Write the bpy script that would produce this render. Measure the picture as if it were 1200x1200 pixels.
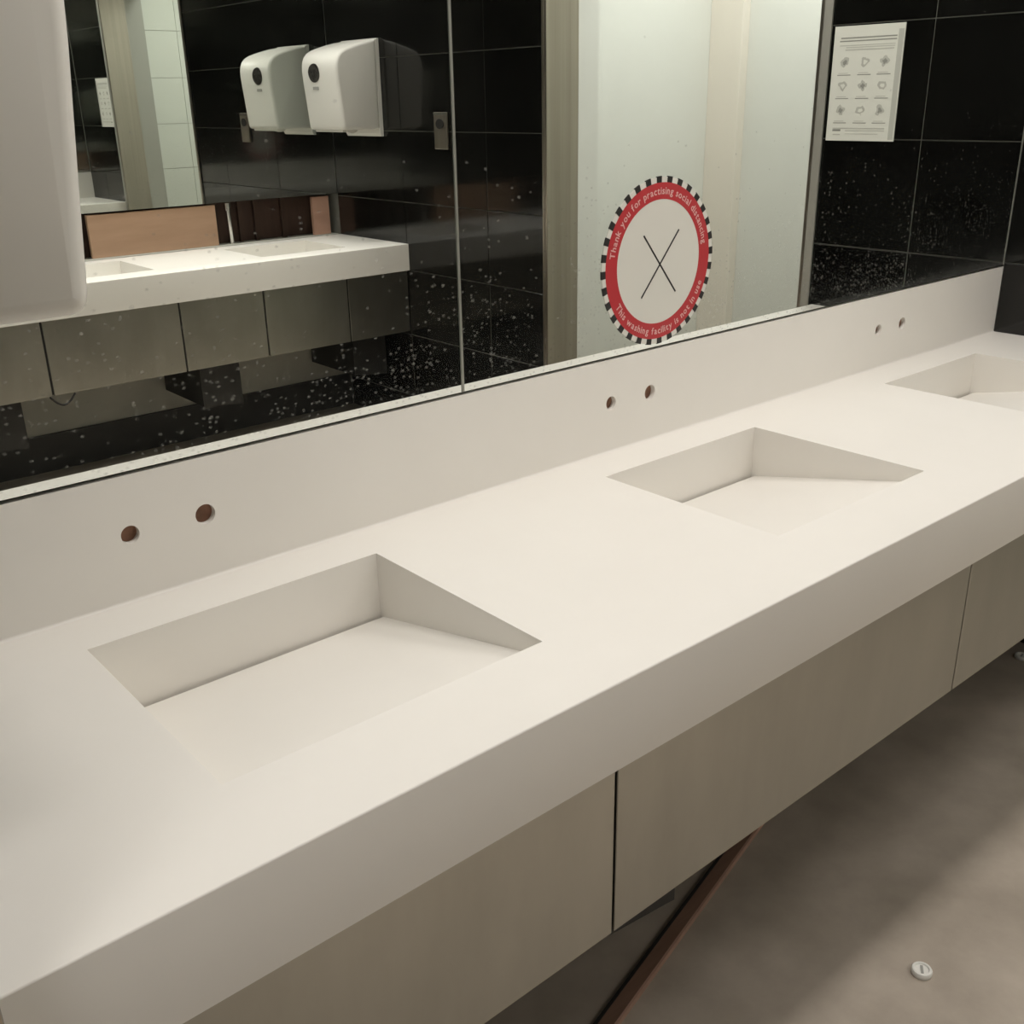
import bpy, bmesh, math, random
from mathutils import Vector, Matrix
for _o in list(bpy.data.objects):
    bpy.data.objects.remove(_o, do_unlink=True)
scene = bpy.context.scene
COL = scene.collection

# ------------------------------------------------------------------ units
# plan units: X along the vanity, Y=0 the mirror wall (room is Y<0), Z=0 the counter top; K turns them into metres
K = 1.035
FLOOR = -0.83
XL, XE = -0.098, 2.515          # left / right end walls
W = 3.15                        # mirror wall to opposite mirror
D = 0.55                        # counter depth
CEIL = 1.62

def w(x, y, z):
    return Vector((x * K, y * K, (z - FLOOR) * K))

# ------------------------------------------------------------------ camera
cam = bpy.data.cameras.new('camera')
cam.lens = 36.0 * 1215.427 / 1200.0
cam.sensor_width = 36.0
cam.clip_start = 0.02
camo = bpy.data.objects.new('camera', cam)
COL.objects.link(camo)
YAW, PITCH, ROLL = -0.7052, -0.3797, -0.0192
_f = Vector((-math.sin(YAW) * math.cos(PITCH), math.cos(YAW) * math.cos(PITCH), math.sin(PITCH)))
_r = Vector((math.cos(YAW), math.sin(YAW), 0))
_u = _r.cross(_f)
_r2 = math.cos(ROLL) * _r + math.sin(ROLL) * _u
_u2 = -math.sin(ROLL) * _r + math.cos(ROLL) * _u
camo.matrix_world = Matrix.Translation(w(-0.1643, -1.2109, 0.5831)) @ Matrix((_r2, _u2, -_f)).transposed().to_4x4()
scene.camera = camo

# ------------------------------------------------------------------ world, exposure
wd = bpy.data.worlds.new('world')
scene.world = wd
wd.use_nodes = True
wd.node_tree.nodes['Background'].inputs[0].default_value = (0.9, 0.95, 1.0, 1)
wd.node_tree.nodes['Background'].inputs[1].default_value = 0.02
scene.view_settings.view_transform = 'Standard'
scene.view_settings.look = 'None'
scene.view_settings.exposure = 0.0
scene.view_settings.gamma = 1.0
scene.view_settings.use_curve_mapping = False
scene.cycles.max_bounces = 14
scene.cycles.glossy_bounces = 10
scene.cycles.diffuse_bounces = 6
scene.cycles.sample_clamp_indirect = 4.0

# lamp powers (the lamps themselves are built with their fittings, further down)
P_COUNTER = 11.3
P_CENTRE = 6.5
P_OPP = 8.3
P_LOBBY_R = 12.5
P_LOBBY_FILL = 8.0  # added fill behind the camera, brightens the left dispenser's side
LAMP_COL = (1.0, 0.955, 0.915)
LOBBY_COL = (1.0, 0.985, 0.95)

# ------------------------------------------------------------------ materials
def mat(name, col, rough=0.5, metal=0.0, spec=0.5, coat=0.0):
    m = bpy.data.materials.new(name)
    m.use_nodes = True
    b = m.node_tree.nodes['Principled BSDF']
    b.inputs['Base Color'].default_value = (*col, 1)
    b.inputs['Roughness'].default_value = rough
    b.inputs['Metallic'].default_value = metal
    b.inputs['Specular IOR Level'].default_value = spec
    b.inputs['Coat Weight'].default_value = coat
    return m

def vary(m, scale, c1, c2, detail=6, stretch=(1, 1, 1), bump=0.0, rough=None, lo=0.3, hi=0.7):
    nt = m.node_tree; N = nt.nodes; L = nt.links
    b = N['Principled BSDF']
    tc = N.new('ShaderNodeTexCoord'); mp = N.new('ShaderNodeMapping')
    mp.inputs['Scale'].default_value = stretch
    no = N.new('ShaderNodeTexNoise'); no.inputs['Scale'].default_value = scale; no.inputs['Detail'].default_value = detail
    no.inputs['Roughness'].default_value = 0.6
    cr = N.new('ShaderNodeValToRGB')
    cr.color_ramp.elements[0].position = lo; cr.color_ramp.elements[0].color = (*c1, 1)
    cr.color_ramp.elements[1].position = hi; cr.color_ramp.elements[1].color = (*c2, 1)
    L.new(tc.outputs['Object'], mp.inputs[0]); L.new(mp.outputs[0], no.inputs['Vector'])
    L.new(no.outputs[0], cr.inputs[0]); L.new(cr.outputs[0], b.inputs['Base Color'])
    if bump:
        bp = N.new('ShaderNodeBump'); bp.inputs['Strength'].default_value = bump; bp.inputs['Distance'].default_value = 0.002
        L.new(no.outputs[0], bp.inputs['Height']); L.new(bp.outputs[0], b.inputs['Normal'])
    if rough:
        mr = N.new('ShaderNodeMapRange'); mr.inputs[3].default_value = rough[0]; mr.inputs[4].default_value = rough[1]
        L.new(no.outputs[0], mr.inputs[0]); L.new(mr.outputs[0], b.inputs['Roughness'])
    return m

M = {}
M['solid'] = vary(mat('white solid surface', (0.8, 0.78, 0.73), 0.42, spec=0.35), 3.0, (0.79, 0.765, 0.715), (0.82, 0.795, 0.745))
M['slot'] = mat('slot shadow gap', (0.05, 0.045, 0.04), 0.8)
M['black_tile'] = vary(mat('black glazed tile', (0.01, 0.01, 0.009), 0.1, spec=0.5), 5, (0.004, 0.004, 0.0035), (0.008, 0.008, 0.007))
M['grout'] = mat('dark grout', (0.14, 0.14, 0.122), 0.9)
M['white_tile'] = mat('white glazed tile', (0.72, 0.74, 0.68), 0.25)
M['white_grout'] = mat('pale grout', (0.42, 0.42, 0.38), 0.9)
M['plaster'] = vary(mat('pale plaster', (0.7, 0.72, 0.67), 0.7), 2, (0.70, 0.71, 0.675), (0.74, 0.75, 0.715))
M['plaster_pink'] = mat('pinkish plaster', (0.80, 0.75, 0.68), 0.7)
M['dark_plaster'] = mat('charcoal plaster', (0.06, 0.058, 0.052), 0.7)
M['ceiling'] = mat('ceiling white', (0.75, 0.74, 0.71), 0.8)
M['grey_wall'] = vary(mat('grey wall', (0.3, 0.3, 0.27), 0.7), 4, (0.46, 0.46, 0.41), (0.54, 0.54, 0.48))
M['dark_base'] = mat('black plinth', (0.02, 0.02, 0.018), 0.45)
M['floor'] = vary(mat('polished concrete', (0.3, 0.26, 0.2), 0.5), 5.5, (0.28, 0.238, 0.19), (0.47, 0.405, 0.335), detail=9, bump=0.05, rough=(0.32, 0.6), lo=0.22, hi=0.78)
M['steel'] = vary(mat('brushed stainless steel', (0.4, 0.38, 0.34), 0.38, 1.0), 5, (0.335, 0.328, 0.29), (0.42, 0.41, 0.365), stretch=(1, 1, 0.35), rough=(0.30, 0.46))
M['jamb'] = vary(mat('brushed steel jamb', (0.4, 0.38, 0.34), 0.3, 1.0), 12, (0.40, 0.36, 0.305), (0.50, 0.455, 0.39), stretch=(3, 3, 0.05), rough=(0.24, 0.38))
M['jamb_face'] = mat('satin steel architrave', (0.42, 0.41, 0.37), 0.5, 0.5)
M['chrome'] = mat('bright metal', (0.75, 0.74, 0.7), 0.2, 1.0)
M['joint'] = mat('grey joint strip', (0.36, 0.36, 0.32), 0.35, 0.6)
M['white_plastic'] = mat('white plastic', (0.72, 0.71, 0.66), 0.3, spec=0.45)
M['dark_plastic'] = vary(mat('smoked window', (0.02, 0.02, 0.018), 0.15), 60, (0.012, 0.012, 0.01), (0.06, 0.055, 0.05))
M['grey_print'] = mat('grey print', (0.3, 0.3, 0.275), 0.6)
M['light_print'] = mat('light grey print', (0.5, 0.5, 0.455), 0.6)
M['paper'] = mat('white paper', (0.74, 0.74, 0.68), 0.5)
M['black'] = mat('black print', (0.012, 0.011, 0.01), 0.5)
M['red'] = mat('red print', (0.45, 0.022, 0.03), 0.35)
M['sticker_white'] = mat('sticker white', (0.68, 0.67, 0.61), 0.4)
M['pink_letter'] = mat('pale lettering', (0.72, 0.42, 0.40), 0.5)
M['dark_box'] = mat('black metal box', (0.012, 0.012, 0.011), 0.5)
M['ply'] = vary(mat('raw plywood', (0.5, 0.3, 0.2), 0.75), 6, (0.50, 0.32, 0.21), (0.57, 0.37, 0.25), stretch=(0.6, 4, 4))
M['pink_ply'] = vary(mat('pinkish raw board', (0.45, 0.2, 0.14), 0.75), 8, (0.50, 0.29, 0.21), (0.57, 0.34, 0.25))
M['dark_wood'] = vary(mat('dark timber', (0.08, 0.035, 0.02), 0.8), 8, (0.03, 0.014, 0.008), (0.055, 0.027, 0.016), stretch=(4, 4, 0.6))
M['batten'] = vary(mat('stained brown batten', (0.2, 0.09, 0.06), 0.55), 10, (0.15, 0.085, 0.055), (0.20, 0.115, 0.078), stretch=(0.5, 6, 6))
M['batten_edge'] = mat('raw batten edge', (0.42, 0.26, 0.19), 0.6)  # paler batten brown, light on the edge put into the colour
M['hole_core'] = vary(mat('wood behind hole', (0.22, 0.11, 0.07), 0.8), 60, (0.17, 0.085, 0.05), (0.27, 0.14, 0.09))
M['rubber'] = mat('black rubber', (0.012, 0.011, 0.01), 0.6)

def emit(name, col, s):
    m = bpy.data.materials.new(name); m.use_nodes = True
    nt = m.node_tree; nt.nodes.clear()
    e = nt.nodes.new('ShaderNodeEmission'); e.inputs[0].default_value = (*col, 1); e.inputs[1].default_value = s
    o = nt.nodes.new('ShaderNodeOutputMaterial'); nt.links.new(e.outputs[0], o.inputs[0])
    return m
M['lamp_main'] = emit('lamp diffuser', LAMP_COL, 3.0)
M['lamp_lobby'] = emit('lobby lamp diffuser', LOBBY_COL, 3.0)

def mirror_mat():
    m = bpy.data.materials.new('mirror glass with water marks'); m.use_nodes = True
    nt = m.node_tree; N = nt.nodes; L = nt.links
    b = N['Principled BSDF']
    b.inputs['Base Color'].default_value = (0.81, 0.835, 0.80, 1)
    b.inputs['Metallic'].default_value = 1.0; b.inputs['Roughness'].default_value = 0.0
    dirt = N.new('ShaderNodeBsdfDiffuse'); dirt.inputs[0].default_value = (0.6, 0.6, 0.55, 1)
    mix = N.new('ShaderNodeMixShader')
    tc = N.new('ShaderNodeTexCoord')
    # dried drops: voronoi dots, kept where a patchy noise allows, thicker towards the bottom of the pane
    def math_(op, a, c=None, clamp=False):
        n = N.new('ShaderNodeMath'); n.operation = op; n.use_clamp = clamp
        for i, v in enumerate((a, c)):
            if v is None: continue
            if isinstance(v, (int, float)): n.inputs[i].default_value = v
            else: L.new(v, n.inputs[i])
        return n.outputs[0]
    sep = N.new('ShaderNodeSeparateXYZ'); L.new(tc.outputs['Object'], sep.inputs[0])
    h = sep.outputs['Z']                                    # metres above the pane's bottom edge
    low = math_('POWER', math_('SUBTRACT', 1.0, math_('DIVIDE', h, 0.42), True), 2.0)
    def dots(scale, rad, warp, k_low, bias):
        wn = N.new('ShaderNodeTexNoise'); wn.inputs['Scale'].default_value = scale * 1.4; L.new(tc.outputs['Object'], wn.inputs['Vector'])
        mx = N.new('ShaderNodeMix'); mx.data_type = 'VECTOR'; mx.inputs[0].default_value = warp
        L.new(tc.outputs['Object'], mx.inputs[4]); L.new(wn.outputs['Color'], mx.inputs[5])
        mp = N.new('ShaderNodeMapping'); mp.inputs['Scale'].default_value = (1, 1, 1.35); L.new(mx.outputs[1], mp.inputs[0])
        vo = N.new('ShaderNodeTexVoronoi'); vo.inputs['Scale'].default_value = scale; L.new(mp.outputs[0], vo.inputs['Vector'])
        dot = math_('SUBTRACT', 1.0, math_('DIVIDE', vo.outputs['Distance'], rad), True)
        pn = N.new('ShaderNodeTexNoise'); pn.inputs['Scale'].default_value = 9.0; pn.inputs['Detail'].default_value = 4; L.new(tc.outputs['Object'], pn.inputs['Vector'])
        sc = N.new('ShaderNodeSeparateColor'); L.new(vo.outputs['Color'], sc.inputs[0])
        # keep a cell if its random value is below the local density
        dens = math_('ADD', math_('MULTIPLY', low, k_low), bias)
        dens = math_('MULTIPLY', dens, math_('MULTIPLY', math_('SUBTRACT', pn.outputs[0], 0.32, True), 4.5))
        keep = math_('LESS_THAN', sc.outputs[0], dens)
        strength = math_('ADD', math_('MULTIPLY', sc.outputs[1], 0.8), 0.2)
        return math_('MULTIPLY', math_('MULTIPLY', dot, keep), strength)
    d1 = dots(105, 0.36, 0.0015, 0.9, 0.0)
    d2 = dots(62, 0.26, 0.003, 0.25, 0.006)
    d = math_('MAXIMUM', d1, d2)
    hz = N.new('ShaderNodeTexNoise'); hz.inputs['Scale'].default_value = 14; hz.inputs['Detail'].default_value = 5; L.new(tc.outputs['Object'], hz.inputs['Vector'])
    haze = math_('MULTIPLY', math_('POWER', low, 2.5), math_('MULTIPLY', hz.outputs[0], 0.035))
    d = math_('ADD', math_('MULTIPLY', d, 0.33), haze, True)
    L.new(d, mix.inputs[0]); L.new(b.outputs[0], mix.inputs[1]); L.new(dirt.outputs[0], mix.inputs[2])
    L.new(mix.outputs[0], N['Material Output'].inputs[0])
    return m
M['mirror'] = mirror_mat()

# ------------------------------------------------------------------ builders
TF = lambda p: p                       # active plan transform (identity or the half turn for the opposite vanity)
def half_turn(p):
    return (XL + XE - p[0], -W - p[1], p[2])

def flip_x(p):
    return (XL + XE - p[0], p[1], p[2])

def tag(o, label=None, cat=None, group=None, kind=None):
    if label: o['label'] = label
    if cat: o['category'] = cat
    if group: o['group'] = group
    if kind: o['kind'] = kind
    return o

def empty(name, base, label=None, cat=None, group=None, kind=None):
    o = bpy.data.objects.new(name, None); o.empty_display_size = 0.05
    COL.objects.link(o); o.location = w(*TF(base))
    return tag(o, label, cat, group, kind)

def link(name, me, material, parent=None, origin=None, smooth=False):
    """me holds world metres; the origin is moved to the base centre (or the given point)."""
    vs = [v.co.copy() for v in me.vertices]
    if origin is None:
        lo = Vector([min(v[i] for v in vs) for i in range(3)]); hi = Vector([max(v[i] for v in vs) for i in range(3)])
        origin = Vector(((lo.x + hi.x) / 2, (lo.y + hi.y) / 2, lo.z))
    me.transform(Matrix.Translation(-origin))
    if not me.materials:
        for mm in (material if isinstance(material, (list, tuple)) else [material]):
            me.materials.append(M[mm])
    me.name = name
    if smooth:
        for p in me.polygons: p.use_smooth = True
    o = bpy.data.objects.new(name, me); COL.objects.link(o)
    off = Vector((0, 0, 0)); q = parent
    while q is not None:
        off += q.location; q = q.parent
    o.location = origin - off
    o.parent = parent
    return o

def mesh_from(verts, faces):
    """plan-unit verts -> mesh in metres, normals made consistent"""
    me = bpy.data.meshes.new('m')
    me.from_pydata([w(*TF(v)) for v in verts], [], faces)
    bm = bmesh.new(); bm.from_mesh(me)
    bmesh.ops.remove_doubles(bm, verts=bm.verts, dist=1e-6)
    bmesh.ops.recalc_face_normals(bm, faces=bm.faces)
    bm.to_mesh(me); bm.free()
    return me

def box_vf(x0, x1, y0, y1, z0, z1):
    v = [(x, y, z) for x in (x0, x1) for y in (y0, y1) for z in (z0, z1)]
    f = [(0, 1, 3, 2), (4, 6, 7, 5), (0, 4, 5, 1), (2, 3, 7, 6), (0, 2, 6, 4), (1, 5, 7, 3)]
    return v, f

def bevel_mesh(me, width, seg=2, pick=None):
    bm = bmesh.new(); bm.from_mesh(me)
    ed = [e for e in bm.edges if (pick is None or pick(e))]
    bmesh.ops.bevel(bm, geom=ed, offset=width, segments=seg, affect='EDGES', profile=0.5, clamp_overlap=True)
    bm.to_mesh(me); bm.free()
    return me

def box(name, x0, x1, y0, y1, z0, z1, material, parent=None, bev=0.0, seg=2):
    me = mesh_from(*box_vf(x0, x1, y0, y1, z0, z1))
    if bev: bevel_mesh(me, bev, seg)
    return link(name, me, material, parent)

def boxes(name, lst, material, parent=None):
    vs, fs = [], []
    for b in lst:
        v, f = box_vf(*b); n = len(vs)
        vs += v; fs += [tuple(i + n for i in q) for q in f]
    me = bpy.data.meshes.new('m'); me.from_pydata([w(*TF(v)) for v in vs], [], fs)
    bm = bmesh.new(); bm.from_mesh(me); bmesh.ops.recalc_face_normals(bm, faces=bm.faces); bm.to_mesh(me); bm.free()
    return link(name, me, material, parent)

def prism(name, prof, fn, a, b, material, parent=None, bev=0.0, seg=3, smooth=False, pick_caps=True):
    """prof: 2D outline, fn(u,v,t) -> plan point; extruded from t=a to t=b"""
    n = len(prof)
    vs = [fn(u, v, a) for u, v in prof] + [fn(u, v, b) for u, v in prof]
    fs = [tuple(range(n)), tuple(range(2 * n - 1, n - 1, -1))] + [(i, (i + 1) % n, n + (i + 1) % n, n + i) for i in range(n)]
    me = mesh_from(vs, fs)
    if bev:
        bevel_mesh(me, bev, seg, lambda e: any(len(f.verts) == n for f in e.link_faces))
    o = link(name, me, material, parent)
    if smooth: shade(o)
    return o

def shade(o, ang=35):
    me = o.data
    bm = bmesh.new(); bm.from_mesh(me)
    for f in bm.faces: f.smooth = True
    for e in bm.edges:
        e.smooth = not (len(e.link_faces) == 2 and e.calc_face_angle(0) > math.radians(ang))
    bm.to_mesh(me); bm.free()

def disc_ring(r0, r1, n, fn, t0, t1):
    """ring (or disc if r0==0) between depths t0 (back) and t1 (front); fn(a,b,t) -> plan point"""
    vs, fs = [], []
    for i in range(n):
        a = 2 * math.pi * i / n; c, s = math.cos(a), math.sin(a)
        vs += [fn(r0 * c, r0 * s, t0), fn(r1 * c, r1 * s, t0), fn(r0 * c, r0 * s, t1), fn(r1 * c, r1 * s, t1)]
    for i in range(n):
        j = (i + 1) % n; A, B = 4 * i, 4 * j
        fs += [(A + 2, A + 3, B + 3, B + 2), (A, B, B + 1, A + 1), (A + 1, B + 1, B + 3, A + 3)]
        if r0 > 0: fs.append((A, A + 2, B + 2, B))
    if r0 == 0:
        vs2, fs2 = [], []
        for i in range(n):
            a = 2 * math.pi * i / n
            vs2 += [fn(r1 * math.cos(a), r1 * math.sin(a), t0), fn(r1 * math.cos(a), r1 * math.sin(a), t1)]
        for i in range(n):
            j = (i + 1) % n; fs2.append((2 * i, 2 * j, 2 * j + 1, 2 * i + 1))
        fs2 += [tuple(2 * i for i in range(n)), tuple(2 * i + 1 for i in range(n - 1, -1, -1))]
        return vs2, fs2
    return vs, fs

def tube(name, pts, r, material, parent=None, n=12):
    cu = bpy.data.curves.new('c', 'CURVE'); cu.dimensions = '3D'; cu.bevel_depth = r * K; cu.bevel_resolution = 4; cu.use_fill_caps = True
    sp = cu.splines.new('POLY'); sp.points.add(len(pts) - 1)
    for p, q in zip(sp.points, pts): p.co = (*w(*TF(q)), 1)
    t = bpy.data.objects.new('t', cu); COL.objects.link(t)
    bpy.context.view_layer.update()
    me = bpy.data.meshes.new_from_object(t.evaluated_get(bpy.context.evaluated_depsgraph_get()))
    bpy.data.objects.remove(t, do_unlink=True)
    me.materials.clear()
    return link(name, me, material, parent, smooth=True)

def plate_with_holes(outer, holes, thick):
    """2D outline with round holes, as a mesh in its own plane (u right, v up, n = +Z toward the viewer); metres"""
    cu = bpy.data.curves.new('c', 'CURVE'); cu.dimensions = '2D'; cu.fill_mode = 'BOTH'; cu.extrude = thick / 2
    sp = cu.splines.new('POLY'); sp.points.add(len(outer) - 1); sp.use_cyclic_u = True
    for p, q in zip(sp.points, outer): p.co = (q[0], q[1], 0, 1)
    for (cx, cy, r) in holes:
        sp = cu.splines.new('POLY'); sp.points.add(27); sp.use_cyclic_u = True
        for i, p in enumerate(sp.points):
            a = 2 * math.pi * i / 28; p.co = (cx + r * math.cos(a), cy + r * math.sin(a), 0, 1)
    t = bpy.data.objects.new('t', cu); COL.objects.link(t); bpy.context.view_layer.update()
    me = bpy.data.meshes.new_from_object(t.evaluated_get(bpy.context.evaluated_depsgraph_get()))
    bpy.data.objects.remove(t, do_unlink=True)
    me.materials.clear()
    return me

# ------------------------------------------------------------------ the room shell
LX0, LX1 = 2.665, 3.75           # right lobby beyond the doorway (outer wall face, far wall)
DY0, DY1 = 0.585, 1.71           # doorway from / to, measured from the mirror wall
DOOR_TOP = 1.22
S = 'structure'
mx = XL + XE
fl = box('floor', mx - LX1 - 0.1, LX1 + 0.1, -W - 0.35, 0.2, FLOOR - 0.1, FLOOR, 'floor'); tag(fl, kind=S)
ce = box('ceiling', mx - LX1 - 0.1, LX1 + 0.1, -W - 0.35, 0.2, CEIL, CEIL + 0.08, 'ceiling'); tag(ce, kind=S)
wb = box('wall_back', XL - 0.15, XE + 0.15, 0.02, 0.2, FLOOR, CEIL, 'grey_wall'); tag(wb, kind=S)
wf = boxes('wall_front', [(XL - 0.15, XE + 0.15, -W - 0.12, -W - 0.02, FLOOR, -0.0),
                          (XL - 0.15, XE + 0.15, -W - 0.12, -W - 0.02, 0.185, CEIL),
                          (XL - 0.15, XE + 0.15, -W - 0.32, -W - 0.12, FLOOR, CEIL)], 'grey_wall'); tag(wf, kind=S)
t1 = box('trim_1', XL, XE, -W - 0.118, -W - 0.105, 0.002, 0.183, 'dark_wood'); tag(t1, kind=S)
for nm, y0, y1 in (('baseboard_back', 0.005, 0.02), ('baseboard_front', -W - 0.02, -W - 0.005)):
    b_ = box(nm, XL, XE, y0, y1, FLOOR, -0.675, 'dark_base'); tag(b_, kind=S)

ROWS = [FLOOR] + [0.175 + 0.2875 * k for k in range(-3, 6) if FLOOR + 0.04 < 0.175 + 0.2875 * k < CEIL - 0.02] + [CEIL]
COLS = [0.0, 0.265, DY0, 1.15, DY1, 2.05, 2.61, W]
random.seed(4)
def end_wall(name):
    g = 0.0014
    wl = boxes(name, [(XE + 0.003, XE + 0.15, -DY0 - 0.005, 0.02, FLOOR, CEIL),
                      (XE + 0.003, XE + 0.15, -W - 0.12, -DY1 + 0.005, FLOOR, CEIL),
                      (XE + 0.003, XE + 0.15, -DY1, -DY0, DOOR_TOP, CEIL)], 'grout'); tag(wl, kind=S)
    for i in range(len(COLS) - 1):
        for j in range(len(ROWS) - 1):
            z0, z1 = ROWS[j], ROWS[j + 1]
            door = i in (2, 3)
            if door:
                if z1 <= DOOR_TOP: continue
                z0 = max(z0, DOOR_TOP)
                if z1 - z0 < 0.03: continue
            xx = XE + random.uniform(-0.0004, 0.0004)
            me = mesh_from(*box_vf(xx, XE + 0.0035, -COLS[i + 1] + g, -COLS[i] - g, z0 + g, z1 - g))
            bevel_mesh(me, 0.0015, 1, lambda e: all(abs(v.co.x - w(*TF((xx, 0, 0))).x) < 1e-5 for v in e.verts))
            link('tile', me, 'black_tile', wl)
    return wl

def doorway(name):
    d = empty(name, (XE + 0.07, -(DY0 + DY1) / 2, FLOOR), kind=S)
    t = 0.012
    for y, s in ((DY0, -1), (DY1, 1)):
        y0 = -y if s < 0 else -y
        # lining over the wall's thickness with a narrow face returned onto the tiles
        a, b = (-y - t, -y) if s < 0 else (-y, -y + t)
        vs = []
        box('jamb', XE - 0.006, XE + 0.152, a, b, FLOOR, DOOR_TOP, 'jamb', d, 0.001, 1)
        c0, c1 = (-y, -y + 0.012) if s < 0 else (-y - 0.012, -y)
        if s < 0: c1 = c0 + 0.026
        box('jamb_edge', XE - 0.008, XE - 0.001, c0, c1, FLOOR, DOOR_TOP + 0.012, 'jamb_face' if s < 0 else 'jamb', d, 0.001, 1)
    box('head', XE - 0.006, XE + 0.152, -DY1 + t, -DY0 - t, DOOR_TOP - t, DOOR_TOP, 'jamb', d, 0.001, 1)
    return d

def lobby(side, power, col, wall='plaster', pier='plaster_pink', grout='white_grout', tile='white_tile'):
    nib = 0.115
    ya, yb = 0.30, 1.95
    x0 = LX0 + nib
    wa = boxes('wall_lobby_front_' + side, [(x0, LX1, -yb - 0.1, -yb, FLOOR, CEIL), (LX0, x0, -yb - 0.1, -DY1, FLOOR, CEIL)], wall); tag(wa, kind=S)
    we = box('wall_lobby_end_' + side, LX1, LX1 + 0.1, -yb - 0.1, -ya + 0.1, FLOOR, CEIL, wall); tag(we, kind=S)
    pil = box('trim_lobby_' + side, LX1 - 0.05, LX1, -yb, -yb + 0.17, FLOOR, CEIL, pier, None, 0.002, 1); tag(pil, kind=S)
    hd = box('wall_lobby_head_' + side, LX0, x0, -DY1, -DY0, DOOR_TOP, CEIL, wall); tag(hd, kind=S)
    wt = boxes('wall_lobby_back_' + side, [(x0 + 0.008, LX1, -ya + 0.008, -ya + 0.1, FLOOR, CEIL), (LX0, x0, -DY0, -ya + 0.1, FLOOR, CEIL)], grout); tag(wt, kind=S)
    g = 0.0014
    cx = [x0 + 0.001, x0 + 0.34, x0 + 0.34 + 0.58, LX1]
    for i in range(3):
        if cx[i + 1] - cx[i] < 0.02: continue
        for j in range(len(ROWS) - 1):
            me = mesh_from(*box_vf(cx[i] + g, cx[i + 1] - g, -ya, -ya + 0.0085, ROWS[j] + g, ROWS[j + 1] - g))
            link('tile', me, tile, wt)
    # square ceiling lamp of the lobby
    cxm, cym = (x0 + LX1) / 2 + 0.0, -(ya + yb) / 2 - 0.15
    lamp('lobby', cxm, cym, 0.29, 0.29, power, col, side)

def lamp(kind, cx, cy, hx, hy, power, col, where, end='', spread=180):
    if kind == 'lobby':
        lab = 'square recessed ceiling light in the %s lobby outside the washroom' % ('white' if where == 'right' else 'dark')
        o = empty('ceiling_light', (cx, cy, CEIL - 0.02), lab, 'ceiling light')
    else:
        lab = 'long narrow ceiling light over the %s, %s' % (where, end)
        o = empty('ceiling_light', (cx, cy, CEIL - 0.02), lab, 'ceiling light', 'linear lights over the ' + where)
    t = 0.012
    boxes('frame', [(cx - hx - t, cx + hx + t, cy - hy - t, cy - hy, CEIL - 0.02, CEIL), (cx - hx - t, cx + hx + t, cy + hy, cy + hy + t, CEIL - 0.02, CEIL),
                    (cx - hx - t, cx - hx, cy - hy, cy + hy, CEIL - 0.02, CEIL), (cx + hx, cx + hx + t, cy - hy, cy + hy, CEIL - 0.02, CEIL)], 'white_plastic', o)
    box('diffuser', cx - hx, cx + hx, cy - hy, cy + hy, CEIL - 0.006, CEIL - 0.001, 'lamp_lobby' if kind == 'lobby' else 'lamp_main', o)
    l = bpy.data.lights.new('lamp_light', 'AREA'); l.shape = 'RECTANGLE'; l.size = 2 * hx * K; l.size_y = 2 * hy * K
    l.energy = power; l.color = col; l.spread = math.radians(spread)
    lo = bpy.data.objects.new('lamp_light', l); COL.objects.link(lo); lo.parent = o
    lo.location = w(*TF((cx, cy, CEIL - 0.021))) - o.location
    return o

end_wall('wall_right')
doorway('door_1')
lobby('right', P_LOBBY_R, LOBBY_COL)
TF = flip_x
end_wall('wall_left')
doorway('door_2')
lobby('left', P_LOBBY_FILL, LAMP_COL, 'dark_plaster', 'dark_plaster', 'grout', 'black_tile')  # the lamp in this lobby is an added fill, out of view
TF = lambda p: p

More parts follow.
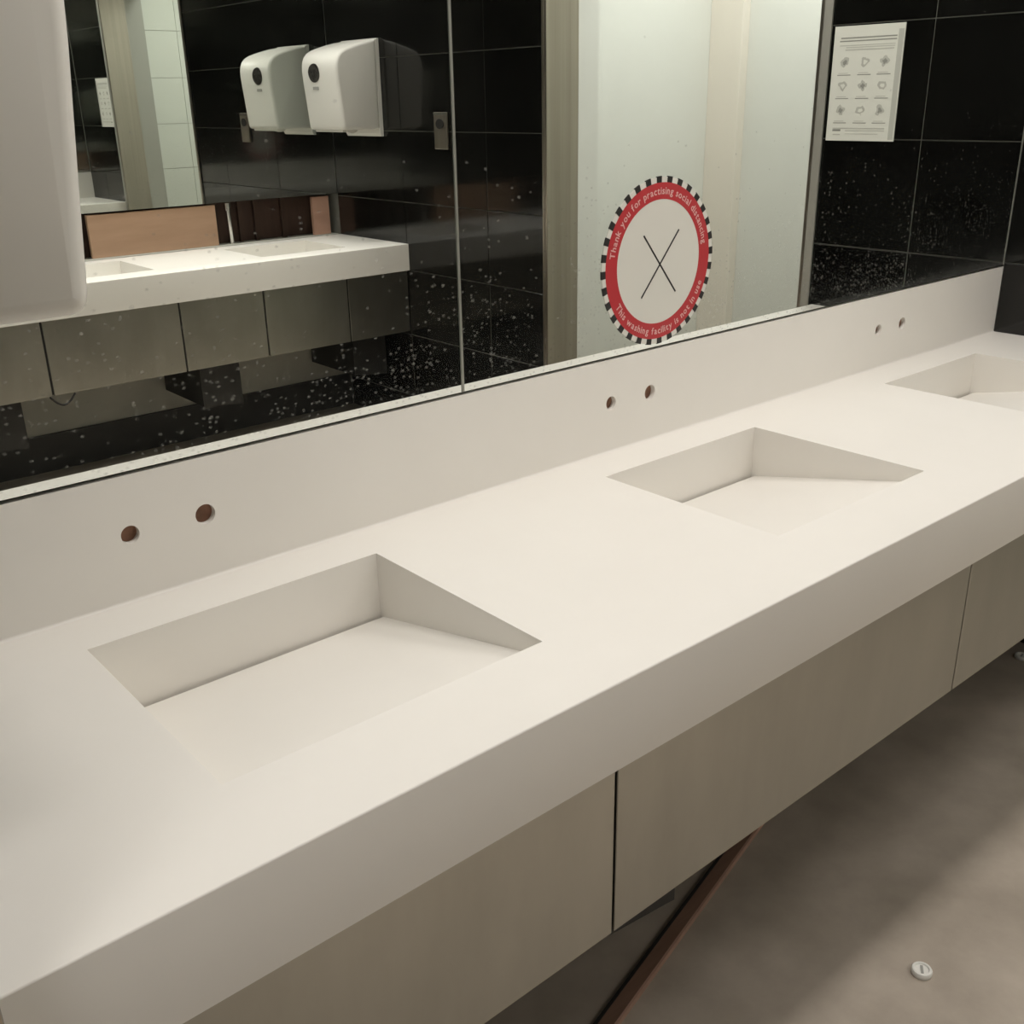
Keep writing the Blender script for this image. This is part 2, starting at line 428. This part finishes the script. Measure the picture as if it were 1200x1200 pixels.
# ------------------------------------------------------------------ vanities
SX0, SX1, SY0, SY1, SP = 0.1449, 0.5449, -0.0855, -0.4275, 0.8523
DS, DF, ZF = 0.096, 0.020, -0.113
def vanity(label_top, group_basin):
    root = empty('vanity_counter', ((XL + XE) / 2, -D / 2, ZF), label_top, 'counter')
    xs = [XL] + sum([[SX0 + k * SP, SX1 + k * SP] for k in range(3)], []) + [XE]
    ys = [0.0, SY0, SY1, -D]
    vs, fs = [], []
    def quad(a, b, c, d):
        n = len(vs); vs.extend([a, b, c, d]); fs.append((n, n + 1, n + 2, n + 3))
    for i in range(len(xs) - 1):
        for j in range(3):
            if j == 1 and i % 2 == 1: continue
            quad((xs[i], ys[j], 0), (xs[i], ys[j + 1], 0), (xs[i + 1], ys[j + 1], 0), (xs[i + 1], ys[j], 0))
    for i in range(len(xs) - 1):
        quad((xs[i], -D, 0), (xs[i], -D, ZF), (xs[i + 1], -D, ZF), (xs[i + 1], -D, 0))
        quad((xs[i], -D, ZF), (xs[i], -D + 0.03, ZF), (xs[i + 1], -D + 0.03, ZF), (xs[i + 1], -D, ZF))
        quad((xs[i], -D + 0.03, ZF), (xs[i], -D + 0.03, -0.02), (xs[i + 1], -D + 0.03, -0.02), (xs[i + 1], -D + 0.03, ZF))
    me = mesh_from(vs, fs)
    zt = w(0, 0, 0).z; yf = w(*TF((0, -D, 0))).y
    bevel_mesh(me, 0.0022, 3, lambda e: len(e.link_faces) == 2 and all(abs(v.co.z - zt) < 1e-5 and abs(v.co.y - yf) < 1e-5 for v in e.verts))
    # make sure the top faces up
    bm = bmesh.new(); bm.from_mesh(me)
    if sum(f.normal.z * f.calc_area() for f in bm.faces if abs(f.calc_center_median().z - zt) < 1e-4) < 0:
        bmesh.ops.reverse_faces(bm, faces=bm.faces)
    bm.to_mesh(me); bm.free()
    top = link('worktop', me, 'solid', root); shade(top)
    for k in range(3):
        a, b = SX0 + k * SP, SX1 + k * SP
        s = 0.007                                     # width of the drain slot along the back wall
        vs, fs = [], []
        r = 0.002
        quad((a, SY0, 0), (b, SY0, 0), (b, SY0, -DS - 0.02), (a, SY0, -DS - 0.02))          # back
        quad((a, SY0, 0), (a, SY0, -DS - 0.02), (a, SY1, -DF), (a, SY1, 0))                 # sides
        quad((b, SY0, 0), (b, SY1, 0), (b, SY1, -DF), (b, SY0, -DS - 0.02))
        quad((a, SY1, 0), (a, SY1, -DF), (b, SY1, -DF), (b, SY1, 0))                        # front step
        quad((a, SY0 - s, -DS), (b, SY0 - s, -DS), (b, SY1, -DF), (a, SY1, -DF))            # sloping floor
        quad((a, SY0 - s, -DS), (a, SY0 - s, -DS - 0.02), (b, SY0 - s, -DS - 0.02), (b, SY0 - s, -DS))
        me = bpy.data.meshes.new('m'); me.from_pydata([w(*TF(v)) for v in vs], [], fs)
        bm = bmesh.new(); bm.from_mesh(me); bmesh.ops.remove_doubles(bm, verts=bm.verts, dist=1e-6)
        bmesh.ops.recalc_face_normals(bm, faces=bm.faces); bm.to_mesh(me); bm.free()
        ba = link('basin', me, 'solid', root)
        box('drain_slot', a, b, SY0 - s, SY0, -DS - 0.024, -DS - 0.018, 'slot', ba)
    return root

vanity('long white solid-surface counter with three sloping basins below the mirror with round sticker', None)
TF = half_turn
vanity('long white counter of the opposite vanity, below the open plywood recess', None)
TF = lambda p: p

# backsplash with the tap holes (only this vanity still has one)
ZB = 0.1655
bs = empty('backsplash', ((XL + XE) / 2, 0.01, 0.0), 'white backsplash strip with pairs of empty tap holes along the counter', 'backsplash')
HZ = 0.0888
holes = []
for k in range(3):
    holes += [(0.2445 + k * SP, HZ, 0.0118), (0.3441 + k * SP, HZ, 0.0136)]
me = plate_with_holes([(XL * K, 0.0), (XE * K, 0.0), (XE * K, ZB * K), (XL * K, ZB * K)], [(a * K, b * K, r * K) for a, b, r in holes], 0.010 * K)
me.transform(Matrix.Translation(w(0, 0.005, 0)) @ Matrix(((1, 0, 0, 0), (0, 0, -1, 0), (0, 1, 0, 0), (0, 0, 0, 1))))
link('panel', me, 'solid', bs)
box('backing_board', XL, XE, 0.0102, 0.0198, 0.0, ZB - 0.01, 'hole_core', bs)
# coved joint between backsplash and counter
R0 = 0.004
prof = [(0.0, 0.0)] + [(-R0 + R0 * math.sin(t * math.pi / 16), R0 - R0 * math.cos(t * math.pi / 16)) for t in range(0, 9)]
prof = [(0.0, 0.0002)] + [(-R0 * (1 - math.sin(a)), R0 * (1 - math.cos(a)) + 0.0002) for a in [t * math.pi / 16 for t in range(9)]]
cv = prism('cove', prof, lambda u, v, t: (t, u, v), XL + 0.0005, XE - 0.0005, 'solid', bs); shade(cv, 60)

# fascia panels and black support boxes under the counters
def fascia(root, cuts, zb, gaps=0.0022):
    yp = -0.535
    for i in range(len(cuts) - 1):
        a, b = cuts[i], cuts[i + 1]
        box('panel', a + gaps, b - gaps, yp, yp + 0.004, zb, ZF - 0.002, 'steel', root, 0.001, 1)
    box('panel_backing', XL, XE, yp + 0.0045, yp + 0.016, zb + 0.004, ZF - 0.0005, 'dark_box', root)
def support(root, a, b, zl, zr):
    y0, y1 = -0.38, -0.002
    vs = [(a, y0, zl), (b, y0, zr), (b, y1, zr), (a, y1, zl), (a, y0, -0.125), (b, y0, -0.125), (b, y1, -0.125), (a, y1, -0.125)]
    fs = [(0, 1, 2, 3), (4, 5, 6, 7), (0, 1, 5, 4), (1, 2, 6, 5), (2, 3, 7, 6), (3, 0, 4, 7)]
    link('support_box', mesh_from(vs, fs), 'dark_box', root)
vf = empty('vanity_cabinet', ((XL + XE) / 2, -0.45, -0.6), 'stainless panelled vanity cabinet hung under the white counter with backsplash', 'cabinet')
fascia(vf, [XL, 0.56, 1.384, 2.2, XE], -0.364)
for a in (0.69, 1.56, 2.30):
    support(vf, a, a + 0.176, *((-0.578, -0.604) if a < 1 else (-0.55, -0.56)))
TF = half_turn
vo = empty('vanity_cabinet', ((XL + XE) / 2, -0.45, -0.6), 'stainless panelled vanity cabinet hung under the opposite counter beside the steel doorway', 'cabinet')
H = lambda x: XL + XE - x
fascia(vo, [XL] + [H(x) for x in (2.2, 1.806, 1.45, 0.94, 0.4)] + [XE], -0.383, 0.0035)
for a in (0.69, 1.565, 2.30):
    support(vo, H(a + 0.176), H(a), -0.60, -0.58)
TF = lambda p: p

# ------------------------------------------------------------------ mirrors
ZM, ZMT = 0.1705, 1.32
def mirror(a, b, label, zm=ZM, opp=False):
    o = empty('wall_mirror', ((a + b) / 2, 0.01, zm), label, 'mirror')
    g = box('glass', a, b, 0.0, 0.006, zm, ZMT, 'mirror', o)
    box('backing', a + 0.002, b - 0.002, 0.0062, 0.0198, zm + 0.004, ZMT - 0.002, 'dark_box', o)
    return o
SEAM = 0.7735
mirror(XL + 0.002, SEAM - 0.0022, 'large wall mirror pane without sticker, above the backsplash')
mirror(SEAM + 0.0022, XE - 0.004, 'large wall mirror pane carrying the round red sticker')
box('trim_2', SEAM - 0.0021, SEAM + 0.0021, -0.0012, 0.0198, ZM, ZMT, 'joint'); tag(bpy.data.objects['trim_2'], kind=S)
box('trim_3', XE - 0.0038, XE, -0.001, 0.0198, ZM, ZMT, 'joint'); tag(bpy.data.objects['trim_3'], kind=S)
TF = half_turn
mirror(XL + 0.002, H(1.15) - 0.001, 'wall mirror above the plywood recess, on the dispenser side', 0.185)
mirror(H(1.15) + 0.001, XE - 0.002, 'wall mirror of the opposite vanity, on the side away from the steel doorway', 0.185)
TF = lambda p: p

# ------------------------------------------------------------------ round sticker on the mirror
stc = (1.2085, 0.3165)
st = empty('round_sticker', (stc[0], -0.0005, stc[1] - 0.1415), 'round red and white notice sticker with a black cross on the mirror', 'sticker')
def SF(a, b, t): return (stc[0] + a, -t, stc[1] + b)
def part_vf(name, vf, m, parent): return link(name, mesh_from(*vf), m, parent)
part_vf('disc', disc_ring(0, 0.1405, 96, SF, 0.0001, 0.0008), 'sticker_white', st)
part_vf('red_ring', disc_ring(0.1045, 0.1315, 96, SF, 0.0006, 0.0011), 'red', st)
ND = 32
vs, fs = [], []
for i in range(ND):
    a0 = 2 * math.pi * (i + 0.02) / ND; a1 = a0 + 2 * math.pi / ND * 0.47
    n = len(vs)
    for t in (0.0004, 0.0011):
        for r in (0.1315, 0.1418):
            for a in (a0, a1): vs.append(SF(r * math.cos(a), r * math.sin(a), t))
    fs += [tuple(n + q for q in f) for f in ((0, 1, 3, 2), (4, 6, 7, 5), (0, 4, 5, 1), (2, 3, 7, 6), (0, 2, 6, 4), (1, 5, 7, 3))]
part_vf('dashed_border', (vs, fs), 'black', st)
for (p, q) in (((-0.041, 0.048), (0.045, -0.055)), ((0.048, 0.051), (-0.043, -0.056))):
    dx, dz = q[0] - p[0], q[1] - p[1]; L_ = math.hypot(dx, dz); nx, nz = -dz / L_ * 0.0015, dx / L_ * 0.0015
    pr = [(p[0] + nx, p[1] + nz), (q[0] + nx, q[1] + nz), (q[0] - nx, q[1] - nz), (p[0] - nx, p[1] - nz)]
    prism('cross_stroke', pr, lambda u, v, t: SF(u, v, t), 0.0006, 0.0012, 'black', st)

_glyph = {}
def glyph(ch):
    if ch in _glyph: return _glyph[ch]
    cu = bpy.data.curves.new('g', 'FONT'); cu.body = ch; cu.size = 1.0; cu.resolution_u = 2; cu.fill_mode = 'FRONT'; cu.offset = 0.018
    t = bpy.data.objects.new('g', cu); COL.objects.link(t); bpy.context.view_layer.update()
    me = bpy.data.meshes.new_from_object(t.evaluated_get(bpy.context.evaluated_depsgraph_get()))
    bpy.data.objects.remove(t, do_unlink=True)
    v = [x.co.copy() for x in me.vertices]; f = [tuple(p.vertices) for p in me.polygons]
    wd_ = max((x.x for x in v), default=0.3)
    lo_ = min((x.x for x in v), default=0.0)
    _glyph[ch] = (v, f, lo_, wd_); return _glyph[ch]

def arc_text(text, size, rad, a_start, a_end, inside):
    """inside=False: reads clockwise over the top; True: reads counter-clockwise along the bottom"""
    adv = []
    for ch in text:
        if ch == ' ': adv.append(0.34); continue
        v, f, lo_, wd_ = glyph(ch); adv.append(wd_ - lo_ + 0.11)
    tot = sum(adv)
    vs, fs = [], []
    pos = 0
    for ch, ad in zip(text, adv):
        mid = a_start + (a_end - a_start) * (pos + ad / 2) / tot
        pos += ad
        if ch == ' ': continue
        v, f, lo_, wd_ = glyph(ch)
        sx = abs(a_end - a_start) * rad / tot
        n = len(vs)
        for p in v:
            u = (p.x - (lo_ + wd_) / 2) * sx; h = (p.y - 0.34) * size
            if not inside:
                t_ = (math.sin(mid), -math.cos(mid)); r_ = (math.cos(mid), math.sin(mid))
            else:
                t_ = (-math.sin(mid), math.cos(mid)); r_ = (-math.cos(mid), -math.sin(mid))
            vs.append(SF(rad * math.cos(mid) + t_[0] * u + r_[0] * h, rad * math.sin(mid) + t_[1] * u + r_[1] * h, 0.0014))
        fs += [tuple(n + i for i in q) for q in f]
    me = bpy.data.meshes.new('m'); me.from_pydata([w(*v) for v in vs], [], fs)
    o = link('lettering', me, 'pink_letter', st)
    tag(o, 'pale lettering reading ' + text)
    return o
arc_text('Thank you for practising social distancing', 0.0165, 0.1183, math.radians(172), math.radians(10), False)
arc_text('This washing facility is not in use', 0.0165, 0.1178, math.radians(-150), math.radians(-21), True)

# ------------------------------------------------------------------ paper towel dispensers (end walls)
def dispenser(label, z0, wheel):
    y0, y1 = -3.01, -2.73
    root = empty('towel_dispenser', (XE - 0.1, (y0 + y1) / 2, z0), label, 'dispenser', None)
    prof = [(0.02, 0.03), (0.188, 0.03), (0.196, 0.0325), (0.201, 0.038), (0.203, 0.046), (0.2095, 0.12), (0.2185, 0.215), (0.2215, 0.262), (0.2205, 0.283), (0.216, 0.302), (0.2075, 0.319), (0.194, 0.333),
            (0.172, 0.345), (0.14, 0.355), (0.1, 0.366), (0.06, 0.375), (0.02, 0.381)]
    prism('cover', prof, lambda u, v, t: (XE - u, t, z0 + v), y0, y1, 'white_plastic', root, 0.016, 4, True)
    pr2 = [(0.0, 0.0), (0.012, 0.0), (0.02, 0.012), (0.02, 0.38), (0.012, 0.385), (0.0, 0.385)]
    prism('back_plate', pr2, lambda u, v, t: (XE - 0.0008 - u, t, z0 + v), y0 + 0.004, y1 - 0.004, 'white_plastic', root, 0.003, 2)
    # oval level window and the small print under it, lying on the sloping front
    def fx(v):
        for (u0, v0), (u1, v1) in zip(prof[4:], prof[5:]):
            if v0 <= v <= v1: return u0 + (u1 - u0) * (v - v0) / (v1 - v0)
        return 0.2215
    cy_, cz_ = -2.903, 0.255
    vs, fs = [], []
    n = 32
    for t in (0.001, 0.0025):
        for i in range(n):
            a = 2 * math.pi * i / n; yy = 0.044 * math.cos(a); zz = 0.037 * math.sin(a)
            vs.append((XE - fx(cz_ + zz) - t, cy_ + yy, z0 + cz_ + zz))
    for i in range(n): j = (i + 1) % n; fs.append((i, j, n + j, n + i))
    vs.append((XE - fx(cz_) - 0.003, cy_, z0 + cz_)); fs += [(n + i, n + (i + 1) % n, 2 * n) for i in range(n)]
    wn = link('level_window', mesh_from(vs, fs), 'dark_plastic', root)
    vs, fs = [], []
    zc = 0.196
    box('maker_print', XE - fx(zc) - 0.0018, XE - fx(zc) + 0.001, cy_ - 0.022, cy_ + 0.022, z0 + zc - 0.006, z0 + zc + 0.006, 'grey_print', root)
    # feed wheel and paper tongue showing below the cover
    yw = -2.84
    if wheel:
        vs, fs = disc_ring(0, 0.038, 32, lambda a, b, t: (XE - 0.10 + a, yw + t, z0 + 0.052 + b), -0.012, 0.012)
        link('feed_wheel', mesh_from(vs, fs), 'white_plastic', root)
    if wheel: box('serrated_bar', XE - 0.19, XE - 0.17, y0 + 0.03, y1 - 0.03, z0 + 0.022, z0 + 0.031, 'white_plastic', root, 0.002, 1)
    return root
dispenser('white paper towel dispenser on the black tiles beside the steel doorway', 0.44, True)
TF = half_turn
dispenser('white paper towel dispenser over the basin end with the backsplash', 0.408, False)
TF = lambda p: p

# ------------------------------------------------------------------ hand-washing poster on the end wall
PY0, PY1, PZ0, PZ1 = -0.549, -0.342, 0.4575, 0.7455
po = empty('notice_poster', (XE - 0.001, (PY0 + PY1) / 2, PZ0), 'white handwashing notice with rows of small pictures on black tiles', 'poster')
box('sheet', XE - 0.003, XE - 0.0006, PY0, PY1, PZ0, PZ1, 'paper', po)
def pbox(name, ya, yb, za, zb, m, t=0.0034): return box(name, XE - t, XE - 0.0028, ya, yb, za, zb, m, po)
pbox('side_band', -0.3595, -0.345, PZ0 + 0.004, PZ1 - 0.014, 'light_print')
for (ya, yb, z_, h_, m_) in ((-0.528, -0.363, 0.716, 0.0032, 'grey_print'), (-0.531, -0.363, 0.7085, 0.003, 'grey_print'), (-0.53, -0.366, 0.6975, 0.002, 'light_print'),
                             (-0.51, -0.366, 0.6925, 0.002, 'light_print'), (-0.512, -0.368, 0.6865, 0.0028, 'light_print'),
                             (-0.53, -0.372, 0.4895, 0.003, 'light_print'), (-0.53, -0.505, 0.4845, 0.005, 'grey_print'), (-0.49, -0.372, 0.4835, 0.002, 'light_print'),
                             (-0.528, -0.505, 0.4735, 0.003, 'light_print'), (-0.49, -0.39, 0.4755, 0.0015, 'light_print')):
    pbox('text_line', ya, yb, z_ - h_ / 2, z_ + h_ / 2, m_)
random.seed(11)
for r_, zc in enumerate((0.657, 0.598, 0.536)):
    for c_, yc in enumerate((-0.511, -0.45, -0.392)):
        pts = []
        nn = 18
        for i in range(nn):
            a = 2 * math.pi * i / nn
            rr = 0.0125 * (1 + 0.2 * math.sin(a * (2 + (r_ + c_) % 3) + c_) + random.uniform(-0.18, 0.18))
            pts.append((yc + rr * math.cos(a) * 0.95, zc + rr * math.sin(a) * 0.95))
        pc = prism('pictogram', pts, lambda u, v, t: (XE - t, u, v), 0.0029, 0.0034, 'light_print', po)
        pts2 = [(yc + (u - yc) * 0.5 + 0.001, zc + (v - zc) * 0.5 - 0.001) for u, v in pts]
        prism('pictogram_core', pts2, lambda u, v, t: (XE - t, u, v), 0.0033, 0.0037, 'paper' if (r_ + c_) % 2 else 'grey_print', pc)
        pbox('caption', yc - 0.019, yc + 0.021, zc - 0.0335, zc - 0.0315, 'grey_print')
        pbox('caption', yc - 0.016, yc + 0.013, zc - 0.0285, zc - 0.0272, 'light_print')

# ------------------------------------------------------------------ small fittings
sw = empty('wall_plate', (XE - 0.01, -2.32, 0.396), 'small brushed steel plate with a dark oval button on black tiles', 'wall plate')
box('plate', XE - 0.012, XE - 0.0006, -2.362, -2.278, 0.396, 0.536, 'jamb', sw, 0.003, 2)
vs, fs = disc_ring(0, 1, 24, lambda a, b, t: (XE - 0.012 - t, -2.32 + a * 0.024, 0.492 + b * 0.019), -0.001, 0.004)
link('button', mesh_from(vs, fs), 'black', sw)
box('rim', XE - 0.0135, XE - 0.0118, -2.36, -2.28, 0.526, 0.534, 'chrome', sw)

bd = box('plywood_board', 1.362, 1.922, -W - 0.072, -W - 0.054, 0.0008, 0.172, 'ply', None, 0.001, 1)
tag(bd, 'long bare light brown plywood board standing in the open recess', 'board')
bd2 = box('plywood_board', 2.402, 2.492, -W - 0.064, -W - 0.046, 0.0008, 0.172, 'pink_ply', None, 0.001, 1)
tag(bd2, 'short pinkish board standing in the recess against the end wall', 'board')
for i, (x, wd_) in enumerate(((1.335, 0.02), (2.05, 0.012), (2.13, 0.016), (2.27, 0.02))):
    s_ = box('timber_stud', x - wd_ / 2, x + wd_ / 2, -W - 0.104, -W - 0.085, 0.0008, 0.182, 'dark_wood')
    tag(s_, 'dark timber stud upright in the recess %s' % (['left of the long plywood board', 'nearest the steel pipe, thinnest of the studs', 'midway between the steel pipe and the short board', 'next to the short pinkish board'][i]), 'stud', None if i == 0 else 'studs in the recess')
pp = empty('supply_pipe', (1.985, -W - 0.055, 0.0), 'vertical steel water pipe with a valve beside the plywood board', 'pipe')
tube('pipe', [(1.985, -W - 0.055, 0.001), (1.982, -W - 0.055, 0.17)], 0.0095, 'chrome', pp)
tube('valve_nut', [(1.982, -W - 0.055, 0.145), (1.982, -W - 0.055, 0.176)], 0.0145, 'chrome', pp)

tb = tube('drooping_cable', [(0.925 + 0.09 * t / 10, -W + 0.54, -0.384 - 0.036 * math.sin(math.pi * t / 10)) for t in range(11)], 0.0035, 'rubber')
tag(tb, 'short loop of black cable drooping below a stainless panel', 'cable')

def cap(x, y, rz, label):
    o = empty('plastic_cap', (x, y, FLOOR), label, 'cap')
    f = lambda a, b, t: (x + a * math.cos(rz) - b * math.sin(rz), y + a * math.sin(rz) + b * math.cos(rz), FLOOR + t)
    prof = [(0.0, 0.0), (0.0165, 0.0), (0.0175, 0.002), (0.0175, 0.008), (0.016, 0.0105), (0.0125, 0.011), (0.011, 0.0085), (0.0, 0.008)]
    n = 28; vs, fs = [], []
    for i in range(n):
        a = 2 * math.pi * i / n
        vs += [f(r * math.cos(a), r * math.sin(a), h) for r, h in prof]
    m_ = len(prof)
    for i in range(n):
        j = (i + 1) % n
        for k in range(m_ - 1): fs.append((i * m_ + k, j * m_ + k, j * m_ + k + 1, i * m_ + k + 1))
    me = mesh_from(vs, [q for q in fs])
    c = link('shell', me, 'white_plastic', o, smooth=False); shade(c, 50)
    v, q = box_vf(-0.009, 0.009, -0.0022, 0.0022, 0.0078, 0.0092)
    link('slot', mesh_from([f(*p) for p in v], q), 'grey_print', o)
    return o
cap(1.243, -0.622, 0.6, 'small white plastic cap lying alone on the open concrete floor')
cap(2.432, -0.246, 0.2, 'small white plastic cap on the floor under the stainless panels')

# brown batten lying on the floor under the counter
ba = empty('timber_batten', (1.0, -0.27, FLOOR), 'long thin brown timber batten lying slantwise on the floor under the counter', 'batten')
pA, pB = Vector((0.40, -0.4206)), Vector((1.55, -0.1287))
dv = (pB - pA).normalized(); nv = Vector((dv.y, -dv.x))
def bat(name, o0, o1, z0, z1, m):
    vs = []
    for z in (z0, z1):
        for p, o in ((pA, o0), (pB, o0), (pB, o1), (pA, o1)):
            q = p + nv * o; vs.append((q.x, q.y, FLOOR + z))
    link(name, mesh_from(vs, [(0, 1, 2, 3), (4, 5, 6, 7), (0, 1, 5, 4), (1, 2, 6, 5), (2, 3, 7, 6), (3, 0, 4, 7)]), m, ba)
bat('core', 0.0, 0.022, 0.0, 0.012, 'batten')
bat('raw_edge', 0.0222, 0.0262, 0.0, 0.0115, 'batten_edge')  # pale strip paints the lit side of the batten
bat('dark_edge', -0.0062, -0.0002, 0.0, 0.0125, 'dark_box')  # black strip stands in for the shadow along the batten

# ------------------------------------------------------------------ ceiling lamps over the vanities
for cx, e_ in ((0.62, 'near'), (1.82, 'far')):
    end = 'near the poster' if e_ == 'far' else 'away from the poster'
    lamp('linear', cx, -0.56, 0.42, 0.07, P_COUNTER, LAMP_COL, 'counter with the backsplash', end)
for cx, e_ in ((0.62, 'near'), (1.82, 'far')):
    end = 'near the steel plate' if e_ == 'far' else 'away from the steel plate'
    lamp('linear', cx, -W + 0.46, 0.42, 0.07, P_OPP, LAMP_COL, 'opposite counter', end, 100)
for cx, e_ in ((0.62, 'near'), (1.82, 'far')):
    end = 'near the steel plate' if e_ == 'far' else 'away from the steel plate'
    lamp('linear', cx, -2.0, 0.42, 0.07, P_CENTRE, LAMP_COL, 'open floor between the counters', end, 48)
